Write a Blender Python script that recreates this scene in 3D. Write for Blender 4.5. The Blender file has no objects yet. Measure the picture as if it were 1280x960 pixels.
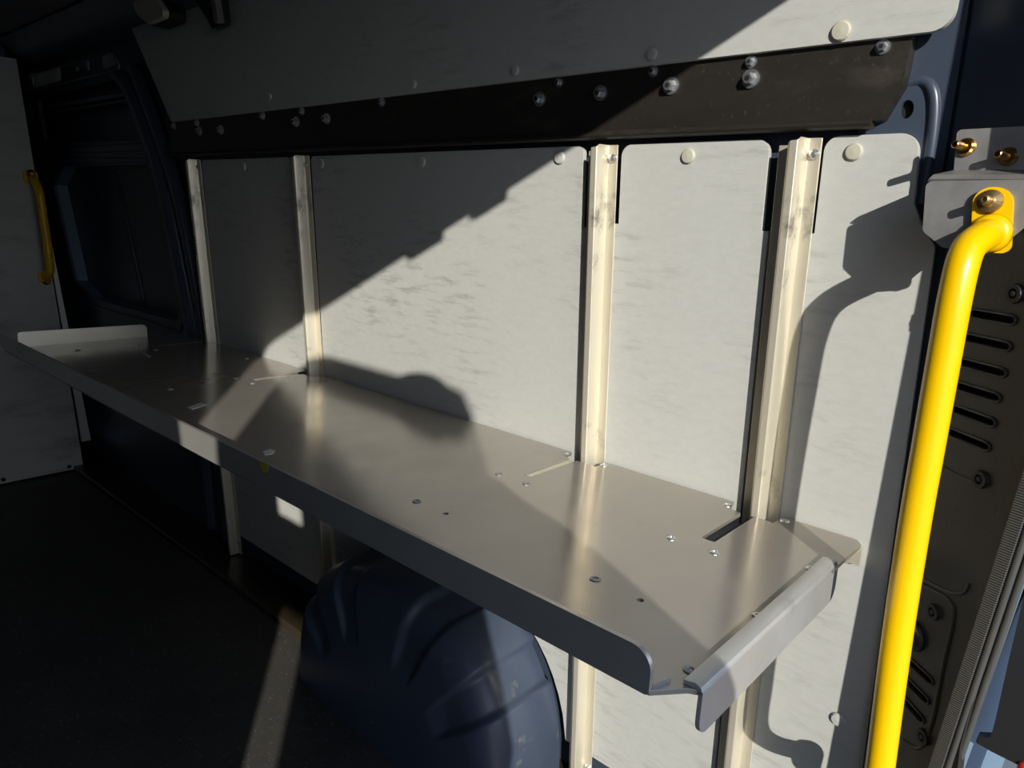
import bpy, bmesh, math, random
from mathutils import Vector, Matrix
from mathutils.geometry import tessellate_polygon
random.seed(7)
sc = bpy.context.scene
col = sc.collection

# ------------------------------------------------------------------ camera
# The van is laid out in units of 0.4 m round the camera: x to the rear doors,
# y into the right-hand side wall, z up.  P() turns them into metres.
UNIT = 0.4
H0 = 1.12                      # camera height above the load floor
def P(p): return Vector((p[0]*UNIT, p[1]*UNIT, p[2]*UNIT + H0))
R = Matrix(((0.74320532, 0.18437209, -0.64315845),
            (0.66734648, -0.1354551, 0.73232547),
            (0.04790128, -0.97347771, -0.22371101)))
F = 900.0
cam = bpy.data.cameras.new('camera'); cam.sensor_width = 36; cam.lens = F/1280*36
cam.clip_start = 0.01; cam.clip_end = 200
camo = bpy.data.objects.new('camera', cam); col.objects.link(camo)
rx, ry, rz = R @ Vector((1, 0, 0)), R @ Vector((0, -1, 0)), R @ Vector((0, 0, -1))
M4 = Matrix((rx, ry, rz)).transposed().to_4x4(); M4.translation = P((0, 0, 0))
camo.matrix_world = M4
sc.camera = camo

# ------------------------------------------------------------------ light
SUN = Vector((-1, .85, -.473)).normalized()
sun = bpy.data.lights.new('sun', 'SUN'); sun.energy = 5.1; sun.angle = 0.0093
sun.color = (1.0, .97, .895)
suno = bpy.data.objects.new('sun', sun); col.objects.link(suno)
suno.rotation_euler = SUN.to_track_quat('-Z', 'Y').to_euler()
w = bpy.data.worlds.new('sky'); sc.world = w; w.use_nodes = True
nt = w.node_tree; nt.nodes.clear()
wo = nt.nodes.new('ShaderNodeOutputWorld'); bg = nt.nodes.new('ShaderNodeBackground')
tc = nt.nodes.new('ShaderNodeTexCoord'); sp = nt.nodes.new('ShaderNodeSeparateXYZ'); rp = nt.nodes.new('ShaderNodeValToRGB')
nt.links.new(tc.outputs['Generated'], sp.inputs[0]); nt.links.new(sp.outputs['Z'], rp.inputs[0])
rp.color_ramp.elements[0].position = 0.0; rp.color_ramp.elements[0].color = (.84, .87, .90, 1)
rp.color_ramp.elements[1].position = .6; rp.color_ramp.elements[1].color = (.30, .46, .80, 1)
nt.links.new(rp.outputs[0], bg.inputs[0]); bg.inputs[1].default_value = 1.55
nt.links.new(bg.outputs[0], wo.inputs[0])
sc.view_settings.view_transform = 'Standard'; sc.view_settings.look = 'None'
sc.view_settings.exposure = 0.0; sc.view_settings.gamma = 1.0; sc.view_settings.use_curve_mapping = False
sc.cycles.max_bounces = 8

# ------------------------------------------------------------------ materials
def new_mat(name):
    m = bpy.data.materials.new(name); m.use_nodes = True
    return m, m.node_tree, m.node_tree.nodes['Principled BSDF']
def simple(name, c, rough=.5, metal=0., bump=0., bscale=40., var=0., vscale=6., stretch=(1, 1, 1), spec=.5,
           scuff=0., scuffcol=(.1, .1, .1), sscale=3., sstretch=(1, 1, 5), slo=.58, shi=.72, speck=0., speckcol=(.8, .8, .8),
           aniso=0., rvar=0.):
    m, t, b = new_mat(name); N = t.nodes; L = t.links
    b.inputs['Base Color'].default_value = (*c, 1); b.inputs['Roughness'].default_value = rough
    b.inputs['Metallic'].default_value = metal; b.inputs['Specular IOR Level'].default_value = spec
    if aniso: b.inputs['Anisotropic'].default_value = aniso
    co = N.new('ShaderNodeTexCoord')
    def noise(scale, st, detail=6, rough_=.6, off=0.):
        mp = N.new('ShaderNodeMapping'); mp.inputs['Scale'].default_value = st; mp.inputs['Location'].default_value = (off, off*.7, off*1.3)
        L.new(co.outputs['Object'], mp.inputs[0])
        n = N.new('ShaderNodeTexNoise'); n.inputs['Scale'].default_value = scale; n.inputs['Detail'].default_value = detail
        n.inputs['Roughness'].default_value = rough_
        L.new(mp.outputs[0], n.inputs['Vector']); return n.outputs['Fac']
    def ramp(v, lo, hi, a=0., z=1.):
        r = N.new('ShaderNodeMapRange'); r.inputs[1].default_value = lo; r.inputs[2].default_value = hi
        r.inputs[3].default_value = a; r.inputs[4].default_value = z; L.new(v, r.inputs[0]); return r.outputs[0]
    cur = None
    def mix(fac, other):
        nonlocal cur
        mx = N.new('ShaderNodeMix'); mx.data_type = 'RGBA'
        if cur is None: mx.inputs[6].default_value = (*c, 1)
        else: L.new(cur, mx.inputs[6])
        mx.inputs[7].default_value = (*other, 1); L.new(fac, mx.inputs[0]); cur = mx.outputs[2]
    if var: mix(ramp(noise(vscale, stretch), .3, .7, 0, 1), tuple(x*(1-var) for x in c))
    if scuff:
        s1 = ramp(noise(sscale, sstretch, 8, .7, 3.1), slo, shi, 0, 1)
        s2 = ramp(noise(sscale*.35, (1, 1, 1), 3, .5, 9.), .42, .62, 0, scuff)
        mu = N.new('ShaderNodeMath'); mu.operation = 'MULTIPLY'; L.new(s1, mu.inputs[0]); L.new(s2, mu.inputs[1])
        mix(mu.outputs[0], scuffcol)
    if speck: mix(ramp(noise(160, (1, 1, 1), 2, .5, 5.), .64, .74, 0, speck), speckcol)
    if cur is not None: L.new(cur, b.inputs['Base Color'])
    if rvar: L.new(ramp(noise(vscale*2, stretch, 5, .6, 2.), .3, .7, rough-rvar, rough+rvar), b.inputs['Roughness'])
    if bump:
        bp = N.new('ShaderNodeBump'); bp.inputs['Strength'].default_value = bump; bp.inputs['Distance'].default_value = .002
        L.new(noise(bscale, stretch), bp.inputs['Height']); L.new(bp.outputs[0], b.inputs['Normal'])
    return m
M = {}
M['panel'] = simple('grey_panel', (.515, .515, .48), .55, bump=.10, bscale=120, var=.07, vscale=55, stretch=(1, 1, 2.2),
                    scuff=.75, scuffcol=(.17, .17, .155), sscale=13, sstretch=(1, 1, 5), slo=.51, shi=.76, spec=.3)
M['board'] = simple('bulkhead_panel', (.62, .615, .57), .45, var=.10, vscale=3, scuff=.6, scuffcol=(.16, .16, .15), sscale=3.5,
                    sstretch=(1, 1, 4), slo=.5, shi=.7)
M['shelf'] = simple('brushed_aluminium', (.45, .41, .355), .20, metal=.50, var=.10, vscale=6, stretch=(1.5, 1, 1), rvar=.05,
                    scuff=.55, scuffcol=(.22, .18, .14), sscale=26, sstretch=(.8, 4, 1), slo=.60, shi=.85, bump=.05, bscale=22)
M['shelf_edge'] = simple('worn_aluminium', (.62, .61, .57), .40, metal=.50, var=.15, vscale=8, scuff=.5, scuffcol=(.25, .23, .20), sscale=18, sstretch=(1, 1, 1), slo=.55, shi=.75)
M['lip'] = simple('aluminium_lip', (.60, .58, .53), .28, metal=.60, var=.12, vscale=9, scuff=.3, scuffcol=(.3, .28, .25), sscale=20, slo=.55, shi=.75)
M['galv'] = simple('galvanised_steel', (.80, .735, .58), .36, metal=.55, var=.10, vscale=12, stretch=(1, 1, .4), rvar=.06,
                   scuff=.9, scuffcol=(.20, .18, .15), sscale=22, sstretch=(1, 1, .6), slo=.56, shi=.72)
M['alu_edge'] = simple('aluminium_edge', (.75, .74, .70), .38, metal=.75)
M['rail'] = simple('black_phenolic', (.023, .019, .0145), .5, var=.35, vscale=5, stretch=(1, 1, 3), scuff=.5, scuffcol=(.11, .095, .075),
                   sscale=10, sstretch=(1, 1, 2), slo=.52, shi=.75, speck=.12, speckcol=(.2, .18, .15))
M['blue'] = simple('blue_van_paint', (.048, .064, .094), .34, bump=.0, var=.1, vscale=3, spec=.5)
M['jamb'] = simple('pale_blue_lit_paint', (.17, .25, .33), .5, var=.18, vscale=5)  # paler than the body blue; gives the door recess side its lit tone
M['arch'] = simple('blue_arch_paint', (.058, .076, .115), .36, var=.2, vscale=5, scuff=.9, scuffcol=(.22, .20, .18), sscale=16, sstretch=(1, 1, 1.5), slo=.60, shi=.74)
M['plastic'] = simple('black_trim_plastic', (.030, .027, .025), .42, bump=.15, bscale=300, var=.1)
M['rubber'] = simple('grey_rubber', (.075, .075, .072), .55, var=.2, vscale=9)
M['ribbed'] = simple('ribbed_rubber', (.085, .085, .085), .5)
M['floor'] = simple('dark_ply_floor', (.068, .063, .056), .6, var=.3, vscale=6, speck=.55, speckcol=(.30, .28, .24),
                    scuff=.6, scuffcol=(.10, .085, .07), sscale=7, sstretch=(1, 1, 1), slo=.52, shi=.75)
M['sill'] = simple('black_sill', (.045, .033, .020), .3, var=.3, vscale=8, scuff=.8, scuffcol=(.12, .09, .06), sscale=12, sstretch=(1, 1, 1))
M['roof'] = simple('roof_lining', (.16, .16, .17), .7, var=.1)
M['yellow'] = simple('yellow_paint', (.88, .52, .0), .30, var=.05, vscale=8, scuff=.9, scuffcol=(.25, .14, .02), sscale=30, sstretch=(1, 1, 1), slo=.66, shi=.72)
M['brass'] = simple('brass', (.62, .36, .12), .25, metal=1.)
M['bronze'] = simple('dull_brass', (.42, .30, .14), .4, metal=.9)
M['zinc'] = simple('zinc_bolt', (.72, .73, .74), .28, metal=.9)
M['steel'] = simple('raw_steel_plate', (.40, .395, .385), .42, metal=.6, var=.35, vscale=22, scuff=.6, scuffcol=(.16, .14, .12), sscale=12, sstretch=(1, 1, 2))
M['cap'] = simple('cream_plastic_cap', (.50, .48, .38), .45)
M['black'] = simple('black_rubbery', (.012, .012, .013), .5)
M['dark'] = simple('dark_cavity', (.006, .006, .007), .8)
M['red'] = simple('red_lens', (.45, .02, .02), .25)
M['lens'] = simple('lamp_lens', (.55, .50, .42), .3)
M['ground'] = simple('asphalt', (.16, .155, .15), .9, var=.2, vscale=4)
M['tape'] = simple('sticker', (.55, .55, .53), .5)
M['yel_spot'] = simple('yellow_spot', (.55, .40, .03), .5)
M['ink'] = simple('black_ink', (.02, .02, .02), .5)
# ribs of the seal band
m = M['ribbed']; t = m.node_tree; wv = t.nodes.new('ShaderNodeTexWave'); wv.inputs['Scale'].default_value = 110; wv.bands_direction = 'Z'
co = t.nodes.new('ShaderNodeTexCoord'); bp = t.nodes.new('ShaderNodeBump'); bp.inputs['Strength'].default_value = .8; bp.inputs['Distance'].default_value = .002
t.links.new(co.outputs['Object'], wv.inputs['Vector']); t.links.new(wv.outputs['Fac'], bp.inputs['Height'])
t.links.new(bp.outputs[0], t.nodes['Principled BSDF'].inputs['Normal'])

# ------------------------------------------------------------------ helpers
LEAN = .0638
def wy(z, off=0.): return 2.5 - off - LEAN*(1 + z)          # side wall, leaning in towards the roof
def WP(x, z, off=0.): return (x, wy(z, off), z)
def ray(px, py): return R @ Vector((px-640, py-480, F))
def on_plane(px, py, n, d):                                   # where the line of sight meets the plane n.p = d
    r = ray(px, py); return r * (d / r.dot(Vector(n)))
def on_wall(px, py, off=0.): return on_plane(px, py, (0, 1, LEAN), 2.5 - off - LEAN)
def on_x(px, py, x): return on_plane(px, py, (1, 0, 0), x)
def on_y(px, py, y): return on_plane(px, py, (0, 1, 0), y)

def empty(name, loc, label, cat, group=None):
    o = bpy.data.objects.new(name, None); col.objects.link(o); o.location = P(loc); o.empty_display_size = .05
    tag(o, label, cat, group); return o
def tag(o, label=None, cat=None, group=None, kind=None):
    if label: o['label'] = label
    if cat: o['category'] = cat
    if group: o['group'] = group
    if kind: o['kind'] = kind
    return o
def root_loc(p):
    v = Vector(p.location)
    while p.parent: p = p.parent; v += p.location
    return v
def build(name, bm, mat, parent=None, bevel=0., smooth=False, segs=2):
    bmesh.ops.remove_doubles(bm, verts=bm.verts, dist=1e-6)
    bmesh.ops.recalc_face_normals(bm, faces=bm.faces)
    vs = [v.co.copy() for v in bm.verts]
    if parent is not None:
        lo = Vector((sum(v.x for v in vs)/len(vs), sum(v.y for v in vs)/len(vs), sum(v.z for v in vs)/len(vs)))
    else:
        mn = [min(v[i] for v in vs) for i in range(3)]; mx = [max(v[i] for v in vs) for i in range(3)]
        lo = Vector(((mn[0]+mx[0])/2, (mn[1]+mx[1])/2, mn[2]))
    for v in bm.verts: v.co -= lo
    me = bpy.data.meshes.new(name); bm.to_mesh(me); bm.free()
    me.materials.append(M[mat] if isinstance(mat, str) else mat)
    o = bpy.data.objects.new(name, me); col.objects.link(o)
    if parent is not None:
        o.parent = parent; o.location = lo - root_loc(parent)
    else: o.location = lo
    if smooth:
        for p in me.polygons: p.use_smooth = True
    if bevel:
        b = o.modifiers.new('bevel', 'BEVEL'); b.width = bevel; b.segments = segs; b.limit_method = 'ANGLE'; b.angle_limit = math.radians(40)
        for p in me.polygons: p.use_smooth = True
        b.harden_normals = True
    return o
def rnd(poly, r, n=6):
    """round the corners of a 2-D polygon; r is one radius or a list"""
    out = []; k = len(poly)
    for i in range(k):
        a, b, c = Vector(poly[i-1]), Vector(poly[i]), Vector(poly[(i+1) % k])
        rr = r[i] if isinstance(r, (list, tuple)) else r
        if rr <= 0: out.append(tuple(b)); continue
        u, v = (a-b), (c-b); lu, lv = u.length, v.length; u.normalize(); v.normalize()
        ang = math.acos(max(-1, min(1, u.dot(v))))
        if ang > math.pi-.02: out.append(tuple(b)); continue
        t = min(rr/math.tan(ang/2), lu*.49, lv*.49); r2 = t*math.tan(ang/2)
        bis = (u+v).normalized(); ctr = b + bis*(r2/math.sin(ang/2))
        p0, p1 = b+u*t, b+v*t
        a0 = math.atan2(p0.y-ctr.y, p0.x-ctr.x); a1 = math.atan2(p1.y-ctr.y, p1.x-ctr.x)
        da = (a1-a0+math.pi) % (2*math.pi) - math.pi
        for j in range(n+1):
            q = a0+da*j/n; out.append((ctr.x+r2*math.cos(q), ctr.y+r2*math.sin(q)))
    return out
def circ(x, y, r, n=16, sx=1., sy=1.): return [(x+r*sx*math.cos(2*math.pi*i/n), y+r*sy*math.sin(2*math.pi*i/n)) for i in range(n)]
def slot(x0, y0, x1, y1, r, n=6):
    a = math.atan2(y1-y0, x1-x0); o = []
    for j in range(n+1): q = a+math.pi/2+math.pi*j/n; o.append((x0+r*math.cos(q), y0+r*math.sin(q)))
    for j in range(n+1): q = a-math.pi/2+math.pi*j/n; o.append((x1+r*math.cos(q), y1+r*math.sin(q)))
    return o
def plate(bm, outer, fn, d0, d1, holes=()):
    """solid sheet: 2-D outline (with holes) mapped by fn(a, b, depth) at two depths"""
    loops = [outer] + list(holes)
    tri = tessellate_polygon([[Vector((p[0], p[1], 0)) for p in l] for l in loops])
    flat = [p for l in loops for p in l]
    A = [bm.verts.new(P(fn(p[0], p[1], d0))) for p in flat]; B = [bm.verts.new(P(fn(p[0], p[1], d1))) for p in flat]
    for f in tri:
        if len(set(f)) < 3: continue
        for V in (A, B):
            try: bm.faces.new([V[i] for i in f])
            except ValueError: pass
    s = 0
    for l in loops:
        n = len(l)
        for i in range(n):
            j = (i+1) % n
            try: bm.faces.new((A[s+i], A[s+j], B[s+j], B[s+i]))
            except ValueError: pass
        s += n
    bmesh.ops.dissolve_limit(bm, angle_limit=.0005, verts=bm.verts, edges=bm.edges) if False else None
    return bm
def wallfn(a, b, d): return WP(a, b, d)
def box(bm, x0, x1, y0, y1, z0, z1):
    v = [bm.verts.new(P((x, y, z))) for x in (x0, x1) for y in (y0, y1) for z in (z0, z1)]
    for f in ((0, 1, 3, 2), (4, 6, 7, 5), (0, 4, 5, 1), (2, 3, 7, 6), (0, 2, 6, 4), (1, 5, 7, 3)): bm.faces.new([v[i] for i in f])
def loft(bm, rings, closed=True, cap=True):
    """rings: lists of points in units"""
    V = [[bm.verts.new(P(p)) for p in r] for r in rings]; n = len(V[0])
    for a, b in zip(V, V[1:]):
        for i in range(n if closed else n-1):
            j = (i+1) % n; bm.faces.new((a[i], a[j], b[j], b[i]))
    if cap and closed:
        bm.faces.new(V[0][::-1]); bm.faces.new(V[-1])
def frame_of(axis):
    a = Vector(axis).normalized(); h = Vector((0, 0, 1)) if abs(a.z) < .9 else Vector((1, 0, 0))
    u = a.cross(h).normalized(); return a, u, a.cross(u)
def lathe(bm, c, axis, prof, n=20, hexn=None):
    """prof: (distance along axis, radius) pairs in units"""
    a, u, v = frame_of(axis); c = Vector(c)
    rings = []
    for d, r in prof:
        rings.append([c+a*d+(u*math.cos(2*math.pi*i/n)+v*math.sin(2*math.pi*i/n))*max(r, 1e-4) for i in range(n)])
    loft(bm, rings)
def tube(bm, pts, r, n=14):
    pts = [Vector(p) for p in pts]; rings = []; prev = None
    for i, p in enumerate(pts):
        t = (pts[min(i+1, len(pts)-1)]-pts[max(i-1, 0)]).normalized()
        if prev is None: _, u, v = frame_of(t)
        else: u = (prev - t*prev.dot(t)).normalized(); v = t.cross(u)
        prev = u; rr = r[i] if isinstance(r, list) else r
        rings.append([p+(u*math.cos(2*math.pi*k/n)+v*math.sin(2*math.pi*k/n))*rr for k in range(n)])
    loft(bm, rings)
def smooth_path(pts, n=8):
    pts = [Vector(p) for p in pts]; out = []
    for i in range(len(pts)-1):
        p0, p1, p2, p3 = pts[max(i-1, 0)], pts[i], pts[i+1], pts[min(i+2, len(pts)-1)]
        for j in range(n):
            t = j/n
            out.append(.5*((2*p1)+(-p0+p2)*t+(2*p0-5*p1+4*p2-p3)*t*t+(-p0+3*p1-3*p2+p3)*t**3))
    out.append(pts[-1]); return out
NB = bmesh.new
WALLN = Vector((0, -1, -LEAN)).normalized()                  # out of the side wall

# ------------------------------------------------------------------ the van's shell
ZF, ZC, XB = -2.8, 1.36, -8.15
bm = NB(); box(bm, XB-.1, -.2, -2.1, 2.34, ZF-.12, ZF); tag(build('floor', bm, 'floor'), kind='structure')
bm = NB(); box(bm, -9.5, .35, -2.3, 3.1, ZC, ZC+.08); tag(build('ceiling', bm, 'roof'), kind='structure')
bm = NB(); box(bm, -8.5, .05, -2.3, -2.1, ZF-.1, ZC); tag(build('wall_left', bm, 'blue'), kind='structure')
bm = NB(); box(bm, -8.5, XB-.03, -2.1, 2.12, ZF-.1, ZC); box(bm, -9.5, -9.4, 2.0, 3.1, ZF-.1, ZC); box(bm, -9.4, -8.45, 2.06, 2.12, ZF-.1, ZC); tag(build('wall_front', bm, 'blue'), kind='structure')  # the two small boxes are added to block light leaking in
bm = NB(); box(bm, -60, 60, -60, 60, -3.8, -3.6); tag(build('ground', bm, 'ground'), kind='structure')
# black step beside the floor, at the foot of the side wall
bm = NB(); box(bm, -9.4, -.3, 2.34, 3.0, ZF-.05, ZF+.05); tag(build('trim_1', bm, 'sill', bevel=.008), kind='structure')

# side wall body behind the grey panels, with the side-door opening
def bodyfn(a, b, d): return WP(a, b, d-.06)
opening = [(-9.2, -2.7), (-5.68, -2.7), (-5.62, -1.0), (-5.70, -.5), (-5.83, .1), (-6.0, .45), (-6.22, .78), (-6.42, .93), (-6.75, .965), (-9.2, 1.05), (-9.25, .2)]
bm = NB(); plate(bm, [(-9.4, -2.9), (-.5, -2.9), (-.5, 1.36), (-9.4, 1.36)], bodyfn, 0, -.12,
                 [rnd(opening, [.05, .15, 0, 0, 0, 0, 0, .1, .1, .05, 0])])
tag(build('wall_right', bm, 'blue', bevel=.01), kind='structure')

# rear frame with the door opening (leans with the pillars); the doorway the sun comes through
def fx(z): return -.105 + .082*(z+.6)
def yr(z): return 2.097 - .107*z
def yl(z): return -1.157 - .173*z
def framefn(a, b, d): return (fx(b)-d, a, b)
inner = rnd([(yl(-2.75), -2.75), (yr(-2.75), -2.75), (yr(1.18), 1.18), (yl(1.18), 1.18)], [.1, .1, .34, .12], 10)
bm = NB(); plate(bm, [(-2.3, -2.95), (2.72, -2.95), (2.6, 1.3), (2.4, 1.4), (-2.1, 1.4), (-2.3, 1.2)], framefn, 0, .05, [inner])
tag(build('wall_rear', bm, 'jamb', bevel=.006), kind='structure')
# rear pillar body between side wall and door opening
bm = NB()
rings = []
for z in [1.34, .8, .4, .2, -.2, -.8, -1.6, -2.6, -2.85]:
    w0 = wy(z)
    rings.append([(-.53, w0+.03, z), (-.44, w0-.0, z), (fx(z)-.09, yr(z)+.10, z), (fx(z)-.055, yr(z)+.12, z), (fx(z)-.055, w0+.1, z), (-.5, w0+.12, z)])
loft(bm, rings); tag(build('trim_2', bm, 'blue', bevel=.006), kind='structure')
# striker plates under the door header (their notches show in the edge of the sunlight)
for ya, yb in ((.348, .515), (-.032, .17)):
    bm = NB(); zt = 1.18; box(bm, fx(zt)-.05, fx(zt), ya, yb, 1.144, 1.188)
    o = build('latch_striker', bm, 'zinc', bevel=.002)
    tag(o, 'metal latch striker under the rear door header, ' + ('right of its pair' if ya > .3 else 'left of its pair'), 'latch')
# left rear door standing open at a right angle
dr = empty('rear_door', (1.0, -1.27, -3.0), 'blue van rear door standing wide open behind the load bay', 'door')
def doorfn(a, b, d): return (a, -1.2-d, b)
bm = NB(); plate(bm, rnd([(.78, -3.0), (1.92, -3.0), (1.91, 1.08), (1.86, 1.15), (1.83, 1.19), (1.70, 1.205), (1.60, 1.2), (1.57, 1.183), (.405, 1.183), (.43, .4)], [.08, .08, 0, 0, .02, .02, 0, 0, .24, .1]), doorfn, 0, .15)
build('door_panel', bm, 'blue', dr, bevel=.01)
for z, hh in ((-.355, .325), (-2.3, .2)):
    bm = NB(); box(bm, fx(z)+.0, .6, -1.30, -1.25, z-hh, z+hh); build('hinge', bm, 'black', dr, bevel=.004)

# roof side beam over the panels
bm = NB(); loft(bm, [[(x, wy(1.2)-.02, 1.17), (x, wy(1.2)-.20, 1.24), (x, wy(1.2)-.32, 1.355), (x, wy(1.2)+.12, 1.355), (x, wy(1.2)+.10, 1.17)] for x in (-8.12, -.45)])
tag(build('trim_3', bm, 'blue', bevel=.012), kind='structure')
# ------------------------------------------------------------------ side door, seen past the far end of the shelf
d1 = empty('door_1', (-6.8, wy(-2.7, -.3), -2.7), 'dark blue sliding side door behind the far end of the shelf', 'door'); tag(d1, kind='structure')
def dfn(a, b, d): return WP(a, b, d)
def wxz(px, py, off): v = on_wall(px, py, off); return (v.x, v.z)
DF, DB = -.20, -.33                                         # door face and the floor of its pressings
rec1 = [wxz(x, y, DF+.14) for x, y in ((66, 231), (93, 351), (112, 372), (224, 403), (217, 350), (192, 214), (182, 206), (78, 208))]
rec1 = [(a, b) for a, b in rec1]
rec2 = [wxz(x, y, DF+.14) for x, y in ((46, 124), (56, 178), (182, 176), (160, 118), (140, 100))]
DF, DB = -.062, -.19
bm = NB(); plate(bm, [(-9.35, -2.85), (-5.3, -2.85), (-5.4, 1.2), (-9.35, 1.2)], dfn, DF, DF-.03, [rnd(rec1, [.03, .03, .1, .1, 0, .08, .05, .05]), rnd(rec2, .05)])
build('door_skin', bm, 'blue', d1, bevel=.012, segs=3)
bm = NB(); loft(bm, [[WP(a, b, DF-.02) for a, b in rec1], [WP(a, b, DB) for a, b in rec1]], cap=False); build('recess_side', bm, 'jamb', d1)  # paler than the door skin; light on this side is in the colour
bm = NB(); plate(bm, [(-9.35, -2.85), (-5.3, -2.85), (-5.4, 1.2), (-9.35, 1.2)], dfn, DB, DB-.04); build('outer_skin', bm, 'blue', d1)
bm = NB(); tube(bm, smooth_path([WP(*wxz(x, y, DB), DB) for x, y in ((143, 215), (150, 240), (166, 310), (181, 382))], 4), .022); build('stiffener', bm, 'blue', d1, smooth=True)
for (xa, ya), (xb, yb), h in (((80, 188), (184, 183), .05), ((80, 200), (186, 200), .035), ((60, 133), (158, 117), .035), ((62, 141), (160, 125), .02)):
    a, b = on_wall(xa, ya, DF), on_wall(xb, yb, DF); bm = NB()
    loft(bm, [[WP(v.x, v.z-h, DF-.06), WP(v.x, v.z-h*.6, DF+.01), WP(v.x, v.z+h*.5, DF+.012), WP(v.x, v.z+h, DF-.06)] for v in (a, b)]); build('door_beam', bm, 'blue', d1, bevel=.004)
bm = NB(); tube(bm, smooth_path([WP(*wxz(x, y, DF), DF+.005) for x, y in ((95, 375), (135, 388), (180, 401), (215, 413), (226, 413), (230, 405))], 5), .016); build('sill_ridge', bm, 'blue', d1, smooth=True)
# curved rear pillar of the side door, with a raised inner flange
pil = [(-6.42, .95), (-6.2, .80), (-5.98, .47), (-5.82, .12), (-5.69, -.5), (-5.61, -1.0), (-5.64, -1.8), (-5.67, -2.70)]
bm = NB(); rings = []
pts = smooth_path([(a, b, 0) for a, b in pil], 5)
for p in pts:
    rings.append([WP(p.x-.02, p.y, -.05), WP(p.x, p.y, .03), WP(p.x+.10, p.y+.02, .045), WP(p.x+.14, p.y+.03, .0), WP(p.x+.14, p.y+.03, -.05)])
loft(bm, rings); tag(build('trim_5', bm, 'blue', bevel=.006), kind='structure')
bm = NB(); rings = []
for p in smooth_path([(-6.05, .98, 0), (-5.72, .45, 0), (-5.52, .0, 0), (-5.40, -.6, 0), (-5.36, -1.3, 0), (-5.36, -2.70, 0)], 5):
    rings.append([WP(p.x-.06, p.y, -.05), WP(p.x-.05, p.y, .02), WP(p.x+.04, p.y, .03), WP(p.x+.06, p.y, -.05)])
loft(bm, rings); tag(build('trim_6', bm, 'blue', bevel=.006), kind='structure')
# slotted head rail over the side door
bm = NB()
def railfn(a, b, d): return WP(a, b, d)
dr_top = [on_wall(x, y, .10) for x, y in ((17, 97), (125, 70), (143, 72), (150, 86), (122, 92), (25, 117))]
holes = []
for x, y, h in ((41, 101, 4), (72, 92, 6), (108, 82, 4)):
    a = on_wall(x, y-h, .10); b = on_wall(x+1, y+h, .10); holes.append(slot(a.x, a.z, b.x, b.z, .012 if h < 5 else .018))
for x, y in ((31, 104), (95, 86)):
    a = on_wall(x, y, .10); holes.append(circ(a.x, a.z, .014, 10))
a = on_wall(135, 76, .10); holes.append(rnd([(a.x-.12, a.z-.045), (a.x+.10, a.z-.035), (a.x+.08, a.z+.05), (a.x-.12, a.z+.045)], .02))
plate(bm, rnd([(v.x, v.z) for v in dr_top], .03), railfn, .10, .085, holes)
tag(build('door_head_rail', bm, 'steel', bevel=.002), 'grey slotted metal strip over the dark side door opening', 'rail')

# ------------------------------------------------------------------ bulkhead
def bhfn(a, b, d): return (XB+d, a, b)
bl = lambda z: 2.44-.062*(z-ZF)
b0 = empty('bulkhead_panel', (XB, 1.0, ZF), 'scuffed grey board lining the front bulkhead beside the dark side door', 'panel')
bm = NB(); plate(bm, [(-1.9, ZF+.02), (bl(ZF), ZF+.02), (bl(1.2), 1.2), (-1.9, 1.2)], bhfn, 0, .03); build('board', bm, 'board', b0, bevel=.002)
bm = NB(); plate(bm, [(-1.9, ZF+.02), (bl(ZF)+.0, ZF+.02), (bl(ZF)+.0, ZF+.045), (-1.9, ZF+.045)], bhfn, .031, .045)
o = build('bottom_strip', bm, 'alu_edge', b0); o['label'] = 'thin metal strip along the bottom edge'
bm = NB(); plate(bm, [(bl(ZF)+.005, ZF+.3), (bl(ZF)+.09, ZF+.3), (bl(.0)+.025, .0), (bl(.0)+.005, .0)], bhfn, 0, .035)
o = build('edge_strip', bm, 'alu_edge', b0); o['label'] = 'pale metal strip along the upright edge'
for y, z in ((1.72, -2.74), (2.3, -2.74)):
    bm = NB(); lathe(bm, (XB+.044, y, z), (1, 0, 0), [(0, .02), (.012, .02), (.018, .01), (.018, 0)], 10); build('screw', bm, 'black', b0)
# yellow handle on the bulkhead
h = empty('grab_handle', (XB+.03, 2.2, -.83), 'smaller dull yellow grab handle on the bulkhead board at far left', 'handle')
def mini(t, s): return (XB+.031+s, 2.208+.045*t, .22-1.06*t)
bm = NB(); tube(bm, smooth_path([mini(.07, .04), mini(.10, .12), mini(.16, .19), mini(.26, .21), mini(.5, .21), mini(.76, .21), mini(.86, .19), mini(.9, .12), mini(.93, .04)], 5), .038); build('bar', bm, 'yellow', h, smooth=True)
for t0, t1 in ((-.01, .12), (.88, 1.01)):
    bm = NB(); a, b = mini(t0, 0), mini(t1, 0)
    plate(bm, rnd([(a[1]-.06, a[2]), (a[1]+.06, a[2]), (b[1]+.06, b[2]), (b[1]-.06, b[2])], .05), lambda a_, b_, d: (XB+.03+d, a_, b_), 0, .02)
    pd = build('mounting_pad', bm, 'yellow', h, bevel=.001)
    tt = t0+.035 if t0 < .5 else t1-.035
    bm = NB(); lathe(bm, mini(tt, .02), (1, 0, 0), [(0, .04), (.012, .038), (.02, .02), (.05, .018), (.05, 0)], 12); build('bolt', bm, 'brass', pd)

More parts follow.
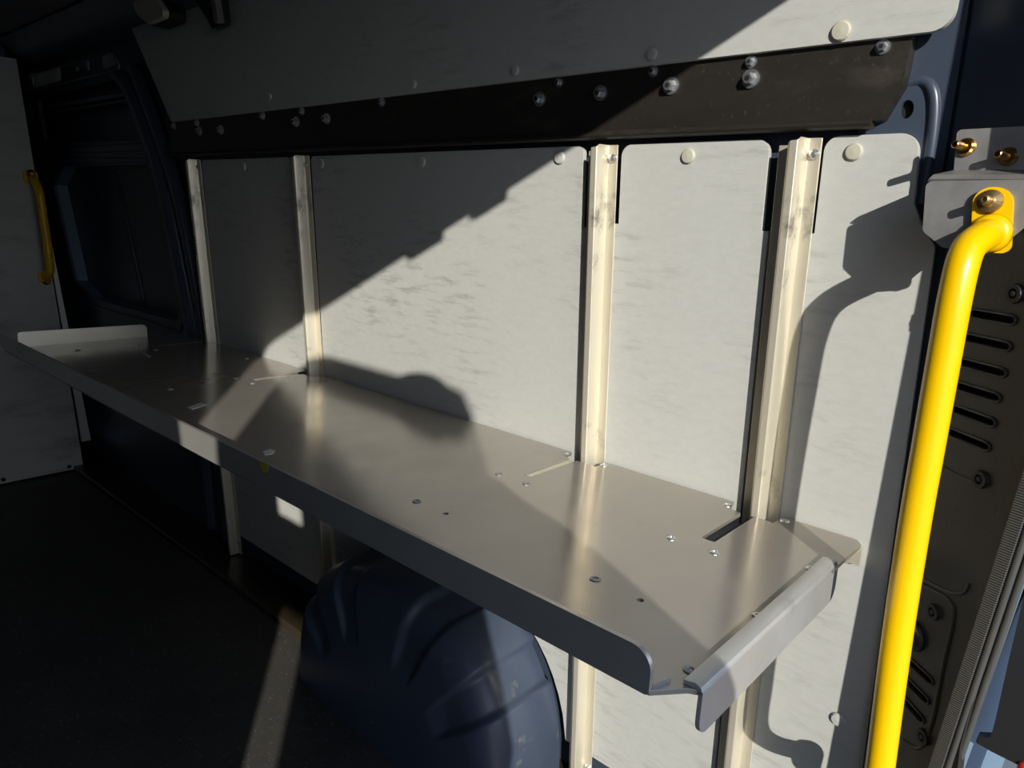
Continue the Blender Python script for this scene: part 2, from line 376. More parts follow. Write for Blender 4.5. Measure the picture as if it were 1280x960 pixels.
# ------------------------------------------------------------------ grey wall panels between the posts
POST = [-5.09, -3.75, -1.64, -.872]                        # right-hand edge of each post
acx, aa, ah, az0 = -2.69, .87, .98, -2.85                   # wheel arch
cut = [(acx+(aa+.03)*math.copysign(abs(math.cos(q))**.75, math.cos(q)), az0+(ah+.03)*abs(math.sin(q))**.75) for q in [math.pi*(1-i/28) for i in range(29)]]
cut = [c for c in cut if c[1] > -2.55]
panels = [
 ([(-5.10, -2.57), (-3.90, -2.57), (-3.90, .10), (-3.955, .10), (-3.955, .29), (-5.075, .29)], [0, 0, 0, 0, .03, .03],
  'narrow grey wall panel between the two posts at the shelf\'s far end', [(-4.5, .245)]),
 ([(-3.76, -2.55), (cut[0][0]-.0, -2.55)]+cut[1:-1]+[(cut[-1][0], -2.55), (-1.78, -2.55), (-1.78, -.02), (-1.805, -.02), (-1.805, .295), (-3.735, .29)], None,
  'widest grey wall panel, crossed by the slanting edge of the sunlight', [(-3.631, .25), (-2.776, .249), (-1.924, .253), (-1.84, -1.99)]),
 ([(-1.66, -2.55), (-1.02, -2.55), (-1.02, -.0), (-1.043, -.0), (-1.043, .297), (-1.625, .295), (-1.625, .0), (-1.66, .0)], [0, 0, 0, .0, .045, .045, .0, 0],
  'sunlit grey wall panel between the two posts nearest the rear doors', [(-1.338, .248)]),
 ([(-.885, -2.55), (-.47, -2.55), (-.475, -1.85), (-.496, -.925), (-.512, -.02), (-.55, .03), (-.585, .10), (-.597, .30), (-.866, .298), (-.866, .0), (-.885, .0)],
  [0, 0, 0, 0, .03, .03, .03, .055, .045, 0, 0], 'rearmost grey wall panel, sunlit, beside the tall yellow handle', [(-.773, .25), (-.577, -1.716)])]
for out, rad, lab, bolts in panels:
    if rad is None: rad = [0]*len(out); rad[-2] = .03; rad[-1] = .03
    xs = [p[0] for p in out]; r0 = empty('wall_panel', WP((min(xs)+max(xs))/2, -2.55), lab, 'panel', None)
    bm = NB(); plate(bm, rnd(out, rad), wallfn, 0, -.022); build('board', bm, 'panel', r0, bevel=.0012)
    for x, z in bolts:
        bm = NB(); lathe(bm, WP(x, z, 0), WALLN, [(0, .026), (.006, .026), (.011, .022), (.013, 0)], 18); o = build('rivet', bm, 'panel' if (lab.startswith(('wid', 'nar')) or z < 0) else 'cap', r0, smooth=False)  # shade put in by material: rivets in shadow panel grey, sunlit ones cream
r0 = empty('wall_panel', WP(-2.9, .55, .05), 'long upper grey panel above the black rail', 'panel')
def topfn(a, b, d): return (a, wy(b, .05)-d-.03*(b-.55), b)
bm = NB(); plate(bm, rnd([(-5.36, .545), (-.545, .556), (-.52, 1.22), (-5.80, 1.22)], [.01, .055, .05, .0]), topfn, 0, -.022); build('board', bm, 'panel', r0, bevel=.0012)
for px, py, big in ((1052, 39, 1), (816, 68, 0), (645, 88, 0), (518, 105, 0), (338, 121, 0)):
    v = on_wall(px, py, .05); bm = NB(); s = 1. if big else .7
    lathe(bm, topfn(v.x, v.z, 0), WALLN, [(0, .028*s), (.006, .028*s), (.011, .024*s), (.013, 0)], 18); build('rivet', bm, 'cap' if big else 'panel', r0)

# ------------------------------------------------------------------ black rail
r0 = empty('mounting_rail', WP(-3, .33), 'long black bolted rail between upper and lower grey panels', 'rail')
bm = NB()
plate(bm, rnd([(-5.46, .335), (-.70, .335), (-.655, .43), (-.645, .57), (-5.5, .57)], [.0, .01, .01, 0, 0]), wallfn, .03, -.03); build('rail_face', bm, 'rail', r0, bevel=.002)
bm = NB()
prof = [(.03, .342), (.036, .340), (.043, .334), (.046, .326), (.043, .318), (.036, .314), (.0, .314), (.0, .335), (.03, .335)]
loft(bm, [[WP(x, z, o_) for o_, z in prof] for x in (-5.46, -.725)]); build('bottom_fold', bm, 'rail', r0)
def hexbolt(c, s, parent, washer=True, mat='zinc'):
    bm = NB()
    if washer: lathe(bm, c, WALLN, [(0, .030*s), (.007*s, .030*s), (.007*s, .0)], 20)
    lathe(bm, Vector(c)+WALLN*.006*s, WALLN, [(0, .019*s), (.02*s, .019*s), (.024*s, .016*s), (.024*s, .0)], 6)
    o = build('bolt', bm, mat, parent); 
    bm = NB(); lathe(bm, Vector(c)+WALLN*.030*s, WALLN, [(0, .009*s), (.001, .009*s), (.001, 0)], 10); build('socket', bm, 'dark', o)
for x, z, s in [(-.721, .54, .8), (-1.12, .538, .75), (-1.115, .487, 1.15), (-1.409, .488, 1.15), (-1.484, .542, .75), (-1.711, .486, 1.1), (-1.913, .539, .7), (-2.011, .484, 1.1),
                (-3.028, .537, .8), (-3.506, .483, 1.1), (-3.74, .534, .8), (-3.804, .481, 1.1), (-4.161, .532, .9), (-4.686, .474, 1.1), (-5.007, .53, .9), (-4.985, .478, 1.1), (-5.361, .526, .9)]:
    hexbolt(WP(x, z-.006, .03), s*.86, r0)

# ------------------------------------------------------------------ upright posts (hat-section channels)
labs = ['metal upright post farthest from the rear doors, at the dark door pillar', 'metal upright post second from the far end, at left edge of the widest panel',
        'metal upright post second nearest the rear doors, in front of the wheel arch\'s rear end', 'metal upright post nearest the rear doors and the yellow handle']
for p, lab in zip(POST, labs):
    r0 = empty('upright_post', WP(p-.06, -2.75), lab, 'post', 'upright posts carrying the shelf')
    dp = .072
    sec = [(0, .004), (-.040, .006), (-.043, .014), (-.046, dp-.010), (-.052, dp), (-.077, dp), (-.085, dp-.008), (-.087, .010), (-.091, .004), (-.138, .004),
           (-.138, -.002), (-.085, -.002), (-.081, .004), (-.079, dp-.012), (-.056, dp-.008), (-.048, .002), (0, -.002)]
    bm = NB()
    zs = [-2.74, .295-.045, .295]
    R_ = []
    for z in (-2.74, .27):
        R_.append([WP(p+a, z, o_) for a, o_ in sec])
    R_.append([WP(p+min(a, -.0) if a > -.07 else p+a+.0, .295 if a > -.048 else (.282 if a > -.084 else .275), min(o_, dp)) for a, o_ in sec])
    loft(bm, R_); build('channel', bm, 'galv', r0, bevel=.0012)
    for z in (.245, -2.62):
        bm = NB(); lathe(bm, WP(p-.020, z, .005), WALLN, [(0, .017), (.006, .017), (.014, .012), (.016, .006), (.016, 0)], 14); build('bolt', bm, 'zinc', r0)
    if p == POST[0]:
        bm = NB()                                           # row of small printed marks on the post
        for k in range(6):
            z = -.245-.022*k; plate(bm, [(p-.077, z), (p-.058, z), (p-.058, z+.012), (p-.077, z+.012)], wallfn, dp+.0008, dp)
        build('printed_marks', bm, 'ink', r0)

# ------------------------------------------------------------------ shelf
sh = empty('shelf', (-3.1, 1.9, -1.06), 'long scuffed aluminium shelf fixed along the side wall', 'shelf')
def shfn(a, b, d): return (a, b, -1.0-d)
YB = 2.488
SL = {POST[3]: (-.977, -.929, 2.10), POST[2]: (-1.758, -1.724, 2.10), POST[1]: (-3.888, -3.842, 2.10), POST[0]: (-5.22, -5.185, 2.10)}
out = [(-.672, 1.275), (-.615, 1.345), (-.588, 1.36), (-.580, 2.46), (-.60, YB)]
for p in (POST[3], POST[2], POST[1], POST[0]):
    s0, s1, sy = SL[p]
    nl = min(p-.155, s0-.006)
    out += [(p+.018, YB), (p+.014, YB-.080), (s1, YB-.076), (s1, sy+.006), (s1-.008, sy), (s0+.004, sy), (s0, sy+.008), (s0, YB-.085), (nl, YB-.07), (nl-.015, YB)]
out += [(-5.42, YB), (-5.44, 2.44), (-5.61, 2.20), (-5.645, 1.36), (-5.60, 1.275)]
SCREWS = [(-1.052, 1.603, 1), (-.898, 1.598, 0), (-1.684, 2.031, 1), (-1.826, 2.028, 1), (-1.828, 1.599, 1), (-1.682, 1.603, 0), (-1.041, 2.017, 2), (-.892, 2.026, 2), (-.634, 2.147, 2), (-.634, 1.759, 2),
          (-.645, 1.408, 1), (-3.915, 1.632, 2), (-3.966, 2.03, 2), (-3.80, 2.05, 2), (-4.468, 2.374, 2), (-5.3, 1.62, 1), (-5.06, 2.03, 2), (-5.33, 2.03, 2), (-1.80, 2.44, 2), (-1.045, 2.435, 2), (-.835, 2.455, 2), (-1.61, 2.45, 2)]
bm = NB(); plate(bm, out, shfn, 0, .014, [circ(x, y, .010, 10) for x, y, k in SCREWS if k == 0]); build('shelf_board', bm, 'shelf', sh, bevel=.0012)
for x, y, k in SCREWS:
    if k == 0: continue
    bm = NB()
    if k == 1: lathe(bm, (x, y, -1.0005), (0, 0, 1), [(0, .016), (.0035, .016), (.004, .010), (.0015, .007), (.0015, 0)], 14)
    else: lathe(bm, (x, y, -1.0005), (0, 0, 1), [(0, .017), (.002, .017), (.005, .013), (.005, .006), (.003, .005), (.003, 0)], 14)
    build('screw', bm, 'zinc' if k == 2 else 'steel', sh)
# front lip
def lipfn(a, b, d): return (a, 1.272+d, b)
bm = NB(); plate(bm, rnd([(-5.645, -1.0), (-.672, -1.014), (-.672, -.905), (-5.69, -.905)], [.01, .012, .055, .01], 8), lipfn, 0, .013)
fl = build('front_lip', bm, 'lip', sh, bevel=.001)
bm = NB(); plate(bm, rnd([(-.70, 1.286), (-.672, 1.286), (-.652, 1.345), (-.70, 1.345)], .008), shfn, -.010, 0); build('lip_tab', bm, 'shelf', sh, bevel=.0008)
a = on_y(330, 584, 1.271); bm = NB(); plate(bm, circ(a.x, a.z, .028, 10, 1, .75), lipfn, -.0012, 0); o = build('paint_spot', bm, 'yel_spot', fl); o['label'] = 'small yellow paint spot'
# far end lip
bm = NB(); plate(bm, rnd([(1.36, -1.0), (2.19, -1.0), (2.19, -.905), (1.36, -.895)], [0, 0, .035, .02]), lambda a_, b_, d: (-5.60-d, a_, b_), 0, .014); o = build('end_lip', bm, 'alu_edge', sh, bevel=.0008); o['label'] = 'bright upstanding lip at the far end'
# near end angle: a strip on top and a flange hanging down
bm = NB()
ys = [1.352, 2.243]
loft(bm, [[(-.632, y, -.999), (-.632, y, -.990), (-.602, y, -.984), (-.588, y, -.990), (-.582, y, -1.005), (-.590, y, -1.008), (-.598, y, -.999)] for y in ys])
plate(bm, rnd([(1.352, -1.0), (1.352, -1.118), (2.25, -1.118), (2.245, -1.0)], [0, .045, .045, 0]), lambda a_, b_, d: (-.582-d, a_, b_), 0, .012)
build('end_angle', bm, 'shelf_edge', sh, bevel=.0008)
# angle under the rear edge and the arms under the slots
bm = NB(); loft(bm, [[(x, 2.484, -1.015), (x, 2.33, -1.015), (x, 2.33, -1.024), (x, 2.474, -1.024), (x, 2.474, -1.085), (x, 2.484, -1.085)] for x in (-.82, -.578)]); build('rear_angle', bm, 'galv', sh)
for p in POST:
    s0, s1, sy = SL[p]; bm = NB()
    xm = (s0+s1)/2 if p != POST[3] else (s0+s1)/2+.01
    zt = -1.016 if p != POST[3] else -1.03
    plate(bm, [(1.75, zt), (2.435, zt), (2.435, -1.12), (2.35, -1.12)], lambda a_, b_, d: (xm+d, a_, b_), -.009*(1 if p != POST[3] else 2.4), .009*(1 if p != POST[3] else 2.4))
    build('support_arm', bm, 'galv' if p != POST[3] else 'black', sh)  # rearmost arm is black and wide, painting the shade in its slot
    if p != POST[3]:
        bm = NB(); plate(bm, [(s0+.004, sy+.01), (s1-.003, sy+.01), (s1-.003, YB-.095), (s0+.004, YB-.095)], shfn, .002, .014)
        build('slot_tongue', bm, 'galv', sh)
# scraps of tape stuck to the shelf
for nm, pts_, lab in (('tape_scrap', [(234, 510), (250, 504), (259, 506), (240, 512)], 'small pale scrap of tape at the shadowed end of the shelf'),
                      ('tape_scrap', [(328, 565), (338, 562), (344, 564), (340, 568), (331, 569)], 'torn white scrap of tape just behind the shelf\'s front lip'),
                      ('tape_scrap', [(174, 441), (180, 441), (189, 446), (186, 447)], 'tiny pale scrap of tape near the shelf\'s far end lip')):
    bm = NB(); pp = [on_plane(x, y, (0, 0, 1), -1.0) for x, y in pts_]
    plate(bm, [(v.x, v.y) for v in pp], shfn, -.003, 0); tag(build(nm, bm, 'tape'), lab, 'tape')

# ------------------------------------------------------------------ wheel arch
def sstep(a, b, x): t_ = max(0, min(1, (x-a)/(b-a))); return t_*t_*(3-2*t_)
ribs = [(.16, .25), (.36, .44), (.55, .63), (.74, .83)]
NT, NSD = 220, 70
bm = NB(); grid = []
yb, yf, rf = 2.585, 2.10, .17
for i in range(NT+1):
    q = math.pi*(1 - i/NT); f = i/NT; cx_, sx_ = math.cos(q), math.sin(q)
    ux = math.copysign(abs(cx_)**.75, cx_); uz = abs(sx_)**.75
    rb = sum(sstep(a-.006, a+.012, f)*(1-sstep(b-.012, b+.006, f)) for a, b in ribs)
    row = []
    for j in range(NSD+1):
        s = j/NSD
        if s < .35: y = yb+(yf+rf-yb)*s/.35; r = 1.; nx = 1.; ny = 0.
        elif s < .6:
            a = (s-.35)/.25*math.pi/2; y = yf+rf-rf*math.sin(a); r = 1-(rf/aa)*(1-math.cos(a)); nx = math.cos(a); ny = math.sin(a)
        else:
            r = (1-rf/aa)*(1-(s-.6)/.4); y = yf-.03*(1-(r/(1-rf/aa))**2); nx = 0.; ny = 1.
        fade = 1. if s < .6 else 1-sstep(.30, .42, 1-r)
        h_ = -.032*rb*fade
        row.append(bm.verts.new(P((acx+(aa*r+h_*nx)*ux, y-h_*ny, az0+(ah*r+h_*nx)*uz))))
    grid.append(row)
for i in range(NT):
    for j in range(NSD):
        try: bm.faces.new((grid[i][j], grid[i+1][j], grid[i+1][j+1], grid[i][j+1]))
        except ValueError: pass
tag(build('wheel_arch', bm, 'arch', smooth=True), 'dark blue ribbed wheel arch on the floor under the shelf', 'wheel arch')

# ------------------------------------------------------------------ rear pillar trim with vents
TN = Vector((.867, 1, LEAN)); TD = 2.49-LEAN-.867*.47       # plane of the trim: y = 2.49 - lean - .867 (x + .47)
def on_trim(px, py): return on_plane(px, py, TN, TD-.03)
def trimfn(a, b, d): return (a-d*.65, (TD-.03)-.867*a-LEAN*b-d*.75, b)
def T2(px, py): v = on_trim(px, py); return (v.x, v.z)
tr = empty('pillar_trim', (-.38, 2.42, -2.5), 'black plastic vented trim on the rear pillar behind the yellow handle', 'trim')
tp = [T2(1176, 300), T2(1278, 300), T2(1262, 520), T2(1240, 640), T2(1205, 760), T2(1180, 860), T2(1165, 940), T2(1140, 1000), T2(1080, 1000)]
tp = [(-.465, .16), (-.225, .16)]+[T2(*q) for q in ((1325, 420), (1300, 540), (1277, 640), (1246, 750), (1220, 860), (1200, 935), (1192, 1000))]+[(-.36, -2.3), (-.462, -2.3)]  # black sheet carried on to the seal, in place of the shade there
holes = []
sl = [((1215, 331), (1277, 330)), ((1213, 358), (1272, 366)), ((1206, 390), (1264, 400)), ((1200, 420), (1258, 433)), ((1196, 451), (1252, 466)), ((1190, 480), (1245, 497)), ((1184, 508), (1239, 528)), ((1180, 537), (1232, 558)),
      ((1130, 820), (1162, 850)), ((1126, 843), (1157, 874)), ((1121, 864), (1151, 898))]
for a, b in sl[2:]:
    A, B = T2(*a), T2(*b); holes.append(slot(A[0], A[1], B[0], B[1], .0085))
bm = NB(); plate(bm, rnd(tp, [.02, .02]+[0]*9), trimfn, 0, -.02, holes); build('trim_panel', bm, 'plastic', tr, bevel=.0015)
for a, b in sl[2:]:                                           # raised lips round the slots
    A, B = T2(*a), T2(*b); bm = NB()
    lp = slot(A[0], A[1], B[0], B[1], .0125); lp = [Vector(trimfn(x, z, .002)) for x, z in lp]
    n_ = len(lp); rg = []
    for i in range(n_+1):
        rg.append(lp[i % n_])
    tube(bm, rg, .0035, 6); build('vent_rim', bm, 'plastic', tr, smooth=True)
for px, py in ((1270, 367), (1227, 599), (1168, 765), (1155, 921)):
    v = T2(px, py); bm = NB(); nrm = -TN.normalized()
    lathe(bm, trimfn(v[0], v[1], 0), nrm, [(0, .026), (.010, .024), (.010, .014), (.004, .012), (.012, .006), (.012, 0)], 16); build('screw', bm, 'black', tr)
v = T2(1143, 794); bm = NB(); lathe(bm, trimfn(v[0], v[1], 0), -TN.normalized(), [(0, .05), (.012, .046), (.02, .03), (.023, 0)], 24); build('speaker_cap', bm, 'plastic', tr, smooth=True)
bm = NB(); tube(bm, smooth_path([trimfn(*T2(*q), .0) for q in ((1130, 720), (1160, 735), (1188, 752), (1192, 775), (1180, 830), (1166, 900), (1150, 935), (1128, 925))], 6), .006, 8); build('raised_edge', bm, 'plastic', tr, smooth=True)
bm = NB(); tube(bm, smooth_path([trimfn(*T2(*q), .0) for q in ((1176, 582), (1200, 596), (1228, 606), (1236, 600))], 6), .005, 8); build('raised_edge', bm, 'plastic', tr, smooth=True)
bm = NB(); tube(bm, smooth_path([trimfn(*T2(*q), .0) for q in ((1150, 722), (1180, 738), (1203, 742), (1212, 730))], 6), .005, 8); build('raised_edge', bm, 'plastic', tr, smooth=True)

# ------------------------------------------------------------------ door seal up the edge of the opening
def on_edge(px, py): return on_plane(px, py, (0, 1, .107), 2.063)
se = empty('door_seal', (fx(-2.7), yr(-2.7), -2.7), 'ribbed grey rubber seal up the edge of the rear door opening', 'seal')
ctr = [(fx(z)-.012, yr(z), z) for z in [1.0-.12*i for i in range(32)]]
bm = NB(); loft(bm, [[(x-.056, y+.008, z), (x-.054, y-.004, z), (x-.024, y-.014, z), (x-.020, y-.006, z), (x-.022, y+.010, z)] for x, y, z in ctr]); build('ribbed_band', bm, 'ribbed', se)
bm = NB(); tube(bm, [(x-.010, y-.004, z) for x, y, z in ctr], .0095, 10); build('inner_bead', bm, 'rubber', se, smooth=True)
bm = NB(); tube(bm, [(x+.010, y+.000, z) for x, y, z in ctr], .010, 10); build('outer_bead', bm, 'rubber', se, smooth=True)
bm = NB(); loft(bm, [[(fx(z)+.001, yr(z)+.03, z), (fx(z)+.01, yr(z)+.08, z), (fx(z)+.10, yr(z)+.33, z), (fx(z)+.10, yr(z)+.55, z), (fx(z)+.001, yr(z)+.55, z)] for z in (1.0, -.6, -2.7)])
tag(build('trim_7', bm, 'jamb', bevel=.004), kind='structure')
# black hinge cover and red lamp outside the opening
hc = empty('hinge_cover', (-.03, 2.4, -2.3), 'black cover outside the rear door opening at lower right corner', 'cover')
hp = [on_y(x, y, 2.26) for x, y in ((1330, 600), (1282, 735), (1262, 820), (1243, 905), (1238, 922), (1222, 921), (1219, 928), (1240, 940), (1330, 985))]
bm = NB(); plate(bm, rnd([(v.x, v.z) for v in hp], .006), lambda a_, b_, d: (a_, 2.26+d, b_), 0, .03); build('cover_plate', bm, 'black', hc, bevel=.002)
v = on_y(1276, 952, 2.25); bm = NB(); box(bm, v.x-.006, v.x+.10, 2.245, 2.30, v.z-.35, v.z); o = build('tail_lamp', bm, 'red', hc, bevel=.006); o['label'] = 'red lamp lens'

# ------------------------------------------------------------------ handle bracket and yellow handle
br = empty('handle_bracket', (-.38, 2.28, -.03), 'bent steel plate with brass bolts on the rear pillar above the yellow handle', 'bracket')
bm = NB()
plate(bm, rnd([(-.515, .150), (-.503, .02), (-.449, -.020), (-.335, -.030), (-.272, .045), (-.262, .155)], [.015, .02, .015, .01, .02, .01]), lambda a_, b_, d: (a_, 2.22+d, b_), 0, .012)
build('lower_plate', bm, 'steel', br, bevel=.0012)
bm = NB()
loft(bm, [[(x0, 2.226, .150), (x0+.004, 2.220, .156), (x0+.01, 2.232, .168), (x1, 2.315, .186), (x1, 2.33, .186), (x1, 2.33, .174), (x0+.01, 2.24, .154)] for x0, x1 in ((-.513, -.473), (-.262, -.24))])
build('ledge', bm, 'steel', br)
bm = NB()
plate(bm, rnd([(-.474, .180), (-.24, .180), (-.24, .295), (-.484, .291)], [0, 0, .01, .012]), lambda a_, b_, d: (a_, 2.318+d, b_), 0, .012)
build('upper_plate', bm, 'steel', br, bevel=.0012)
for px, py in ((1209, 184), (1262, 196)):
    v = on_y(px, py, 2.318); bm = NB()
    ax = (-.35, -1, .05)
    lathe(bm, (v.x, 2.320, v.z), ax, [(0, .024), (.010, .024), (.016, .020), (.018, .011), (.058, .010), (.060, .008), (.060, .005), (.045, .004), (.045, 0)], 18)
    o = build('bolt', bm, 'brass', br, smooth=False); o['label'] = 'brass bolt'
gh = empty('grab_handle', (-.36, 2.12, -1.8), 'tall bright yellow grab handle at the rear door opening', 'handle')
def padfn(a_, b_, d): return (a_, 2.22-d, b_)
bm = NB(); A = on_y(1239, 252, 2.215); B = on_y(1243, 296, 2.215)
plate(bm, rnd([(A.x-.044, A.z+.035), (A.x+.044, A.z+.035), (B.x+.044, B.z-.04), (B.x-.044, B.z-.04)], [.043, .043, .02, .02], 8), padfn, .0005, .018); pd = build('mounting_pad', bm, 'yellow', gh, bevel=.0012)
bm = NB(); lathe(bm, (A.x, 2.202, A.z), (-.1, -1, .05), [(0, .030), (.010, .028), (.014, .016), (.018, .012), (.05, .011), (.052, .007), (.04, .004), (.04, 0)], 18); o = build('bolt', bm, 'bronze', pd); o['label'] = 'brass bolt'
C0 = Vector((B.x-.008, 2.20, B.z+.008))
path = smooth_path([C0, C0+Vector((-.008, -.05, -.01)), C0+Vector((-.022, -.100, -.035)), on_y(1203, 330, 2.068), on_y(1193, 375, 2.055), on_y(1183, 430, 2.055)], 7)[:-1]
low = [on_y(1160, 560, 2.06), on_y(1143, 657, 2.068), on_y(1121, 800, 2.08), on_y(1100, 960, 2.09)]
path += smooth_path([on_y(1183, 430, 2.055)]+low, 6)
e = low[-1]; e2 = path[-3]; dirn = (e-e2).normalized()
path += smooth_path([e, e+dirn*.12, e+dirn*.20+Vector((-.01, .03, 0)), e+dirn*.25+Vector((-.015, .10, 0)), e+dirn*.27+Vector((-.02, .20, 0))], 6)[1:]
bm = NB(); tube(bm, path, .0385, 20); build('bar', bm, 'yellow', gh, smooth=True)
bm = NB(); lathe(bm, C0+Vector((.0, .0, 0)), (0, -1, 0), [(0, .050), (.012, .046), (.02, .038)], 20); build('weld', bm, 'yellow', gh, smooth=True)
E_ = path[-1]; bm = NB(); plate(bm, rnd([(E_.x-.044, E_.z-.09), (E_.x+.044, E_.z-.09), (E_.x+.044, E_.z+.05), (E_.x-.044, E_.z+.05)], .04), lambda a_, b_, d: (a_, E_.y-.01+d, b_), 0, .018); build('mounting_pad', bm, 'yellow', gh, bevel=.0012)

# blue body hollow beside the rail, with its oval hole
bp_ = empty('body_pressing', WP(-.6, .3, -.03), 'blue painted body pressing with an oval hole at the end of the black rail', 'body panel')
hv = on_wall(1134, 137, -.03)
bm = NB(); plate(bm, rnd([(-.78, .28), (-.53, .10), (-.53, .66), (-.78, .66)], 0), wallfn, -.025, -.045, [circ(hv.x, hv.z, .020, 16, .95, 1.3)]); build('pressed_sheet', bm, 'blue', bp_)
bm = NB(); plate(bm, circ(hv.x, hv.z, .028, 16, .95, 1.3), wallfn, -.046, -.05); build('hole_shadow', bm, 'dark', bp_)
bm = NB(); tube(bm, smooth_path([WP(-.575, .10, -.03), WP(-.57, .25, -.03), WP(-.575, .36, -.03), WP(-.59, .42, -.03), WP(-.62, .445, -.035), WP(-.66, .44, -.04)], 6), .018, 10); build('pressed_ridge', bm, 'blue', bp_, smooth=True)

# ------------------------------------------------------------------ bits under the roof
lp = empty('interior_lamp', on_wall(190, 10, .2), 'small pale interior lamp under the roof edge at upper left', 'lamp')
q = [on_wall(x, y, .22) for x, y in ((168, 4), (195, -6), (212, 20), (188, 30), (176, 20))]
bm = NB(); plate(bm, rnd([(v.x, v.z) for v in q], .03), wallfn, .24, .20); build('lens', bm, 'lens', lp, bevel=.006)
bm = NB(); plate(bm, rnd([((v.x-q[0].x)*1.12+q[0].x-.03, (v.z-q[0].z)*1.12+q[0].z+.01) for v in q], .04), wallfn, .20, .10); build('housing', bm, 'black', lp, bevel=.006)
hk = empty('strap_hook', on_wall(262, 34, .14), 'dark bent metal hook hanging below the roof edge', 'hook')
q = [on_wall(x, y, .16) for x, y in ((236, -12), (276, -12), (281, 30), (264, 36), (261, 28))]
bm = NB(); plate(bm, rnd([(v.x, v.z) for v in q], .02), wallfn, .16, .12); build('hook_plate', bm, 'black', hk, bevel=.003)
q2 = [on_wall(x, y, .16) for x, y in ((270, -10), (275, -10), (281, 29), (276, 31))]
bm = NB(); plate(bm, [(v.x, v.z) for v in q2], wallfn, .20, .16); build('hook_flange', bm, 'steel', hk, bevel=.002)

# ------------------------------------------------------------------ the photographer, standing just outside the doors with the sun behind
M['skin'] = simple('skin', (.45, .27, .19), .5); M['jacket'] = simple('dark_jacket', (.03, .035, .05), .8, var=.2); M['trousers'] = simple('dark_trousers', (.04, .04, .045), .85)
M['shoe'] = simple('boot_leather', (.03, .022, .016), .5); M['hair'] = simple('brown_hair', (.05, .03, .02), .6)
AX = Vector((.75, -.64, 0)); RT = Vector((.743, .667, 0)); FW = Vector((-.667, .743, 0))
def B(r_, f_, z): return AX + RT*r_ + FW*f_ + Vector((0, 0, z))
pe = empty('person', B(0, 0, -3.6), 'person in a dark jacket holding up a phone outside the open rear doors', 'person')
J = []; E2 = []; RAD = []
def jn(p, r_, par=None):
    J.append(P(B(*p))); RAD.append((r_ if isinstance(r_, tuple) else (r_, r_)))
    if par is not None: E2.append((par, len(J)-1))
    return len(J)-1
pelvis = jn((0, 0, -1.42), (.62, .28)); belly = jn((0, .02, -1.0), (.62, .28), pelvis); chest = jn((0, .02, -.50), (.42, .28), belly)
upper = jn((0, .03, -.12), (.34, .24), chest); neck = jn((0, .08, .14), .15, upper); jaw = jn((0, .13, .36), (.19, .22), neck); skull = jn((0, .12, .60), (.23, .26), jaw); crown = jn((0, .10, .74), (.19, .22), skull)
nose = jn((0, .40, .47), .025, jaw)
for s_ in (-1, 1):
    shd = jn((.40*s_, .02, -.04), .17, upper)
    elb = jn((.72*s_, .22, -.34) if s_ > 0 else (-.62, .25, -.46), .115, shd); fore = jn((.42*s_, .62, -.14), .10, elb); wr = jn((.26*s_, .76, -.06), .07, fore)
    palm = jn((.20*s_, .84, -.03), (.075, .04), wr)
    for k, (dz, ln) in enumerate(((.07, .16), (.025, .18), (-.02, .17), (-.06, .14))):
        k1 = jn((.175*s_, .885, -.03+dz), .023, palm); k2 = jn((.13*s_, .915, -.02+dz), .021, k1); jn((.07*s_, .905, -.015+dz), .019, k2)
    t1 = jn((.19*s_, .80, .03), .027, palm); jn((.12*s_, .80, .05), .023, t1)
    hip = jn((.20*s_, 0, -1.62), .23, pelvis); knee = jn((.22*s_, .03, -2.58), .155, hip); ank = jn((.23*s_, -.03, -3.42), .10, knee)
    heel = jn((.23*s_, -.02, -3.50), .09, ank); jn((.26*s_, .36, -3.53), .065, heel)
me = bpy.data.meshes.new('body'); me.from_pydata([v-Vector(pe.location) for v in J], E2, [])
bo = bpy.data.objects.new('body', me); col.objects.link(bo); bo.parent = pe
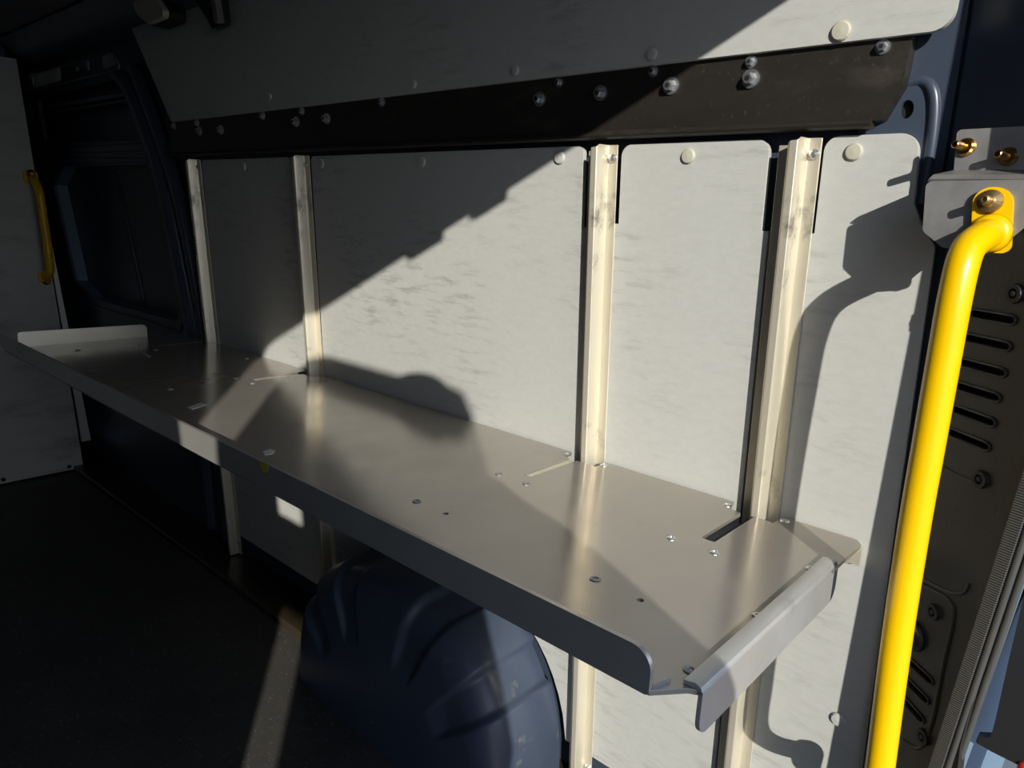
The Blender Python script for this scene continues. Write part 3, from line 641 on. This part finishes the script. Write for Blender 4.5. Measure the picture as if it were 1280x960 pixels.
sk = bo.modifiers.new('skin', 'SKIN'); sk.use_smooth_shade = True
for i, v in enumerate(me.skin_vertices[0].data): v.radius = (RAD[i][0]*UNIT, RAD[i][1]*UNIT); v.use_root = (i == pelvis)
ss = bo.modifiers.new('sub', 'SUBSURF'); ss.levels = 1; ss.render_levels = 1
bpy.context.view_layer.update()
ev = bo.evaluated_get(bpy.context.evaluated_depsgraph_get()); nm = bpy.data.meshes.new_from_object(ev)
bo.modifiers.clear(); bo.data = nm; nm.name = 'body'; nm.materials.clear()
for k in ('skin', 'jacket', 'trousers', 'shoe'): nm.materials.append(M[k])
for p in nm.polygons:
    p.use_smooth = True; c = p.center+Vector(pe.location); z = (c.z-H0)/UNIT
    f_ = ((c/UNIT)-Vector((AX.x, AX.y, 0))).dot(FW)
    p.material_index = 3 if z < -3.38 else 2 if z < -1.5 else 0 if (z > .16 or f_ > .72) else 1
bm = NB(); rings = []
for k in range(9):
    a = k/8*math.pi*.5; rr = math.cos(a)
    rings.append([B(.255*max(rr, .02)*math.cos(q), .06+.285*max(rr, .02)*math.sin(q), .60+.26*math.sin(a)) for q in [2*math.pi*i/20 for i in range(20)]])
loft(bm, rings); build('hair', bm, 'hair', pe, smooth=True)
for s_ in (-1, 1):
    bm = NB(); lathe(bm, B(.10*s_, .335, .53), FW, [(0, .028), (.012, .022), (.016, 0)], 10); build('eye', bm, 'ink', pe, smooth=True)
    bm = NB(); lathe(bm, B(.23*s_, .10, .50), RT*s_, [(0, .03), (.02, .06), (.04, .05), (.045, 0)], 12); build('ear', bm, 'skin', pe, smooth=True)
bm = NB(); tube(bm, [B(-.06, .335, .36), B(0, .355, .355), B(.06, .335, .36)], .012, 8); build('mouth', bm, 'red', pe, smooth=True)
bm = NB(); c = [B(r_, .88+q, z) for q in (0, .02) for r_, z in ((-.19, -.10), (.19, -.10), (.19, .09), (-.19, .09))]
loft(bm, [c[:4], c[4:]]); tag(build('phone', bm, 'black', bevel=.003), 'black phone held up sideways by the person outside the doors', 'phone')
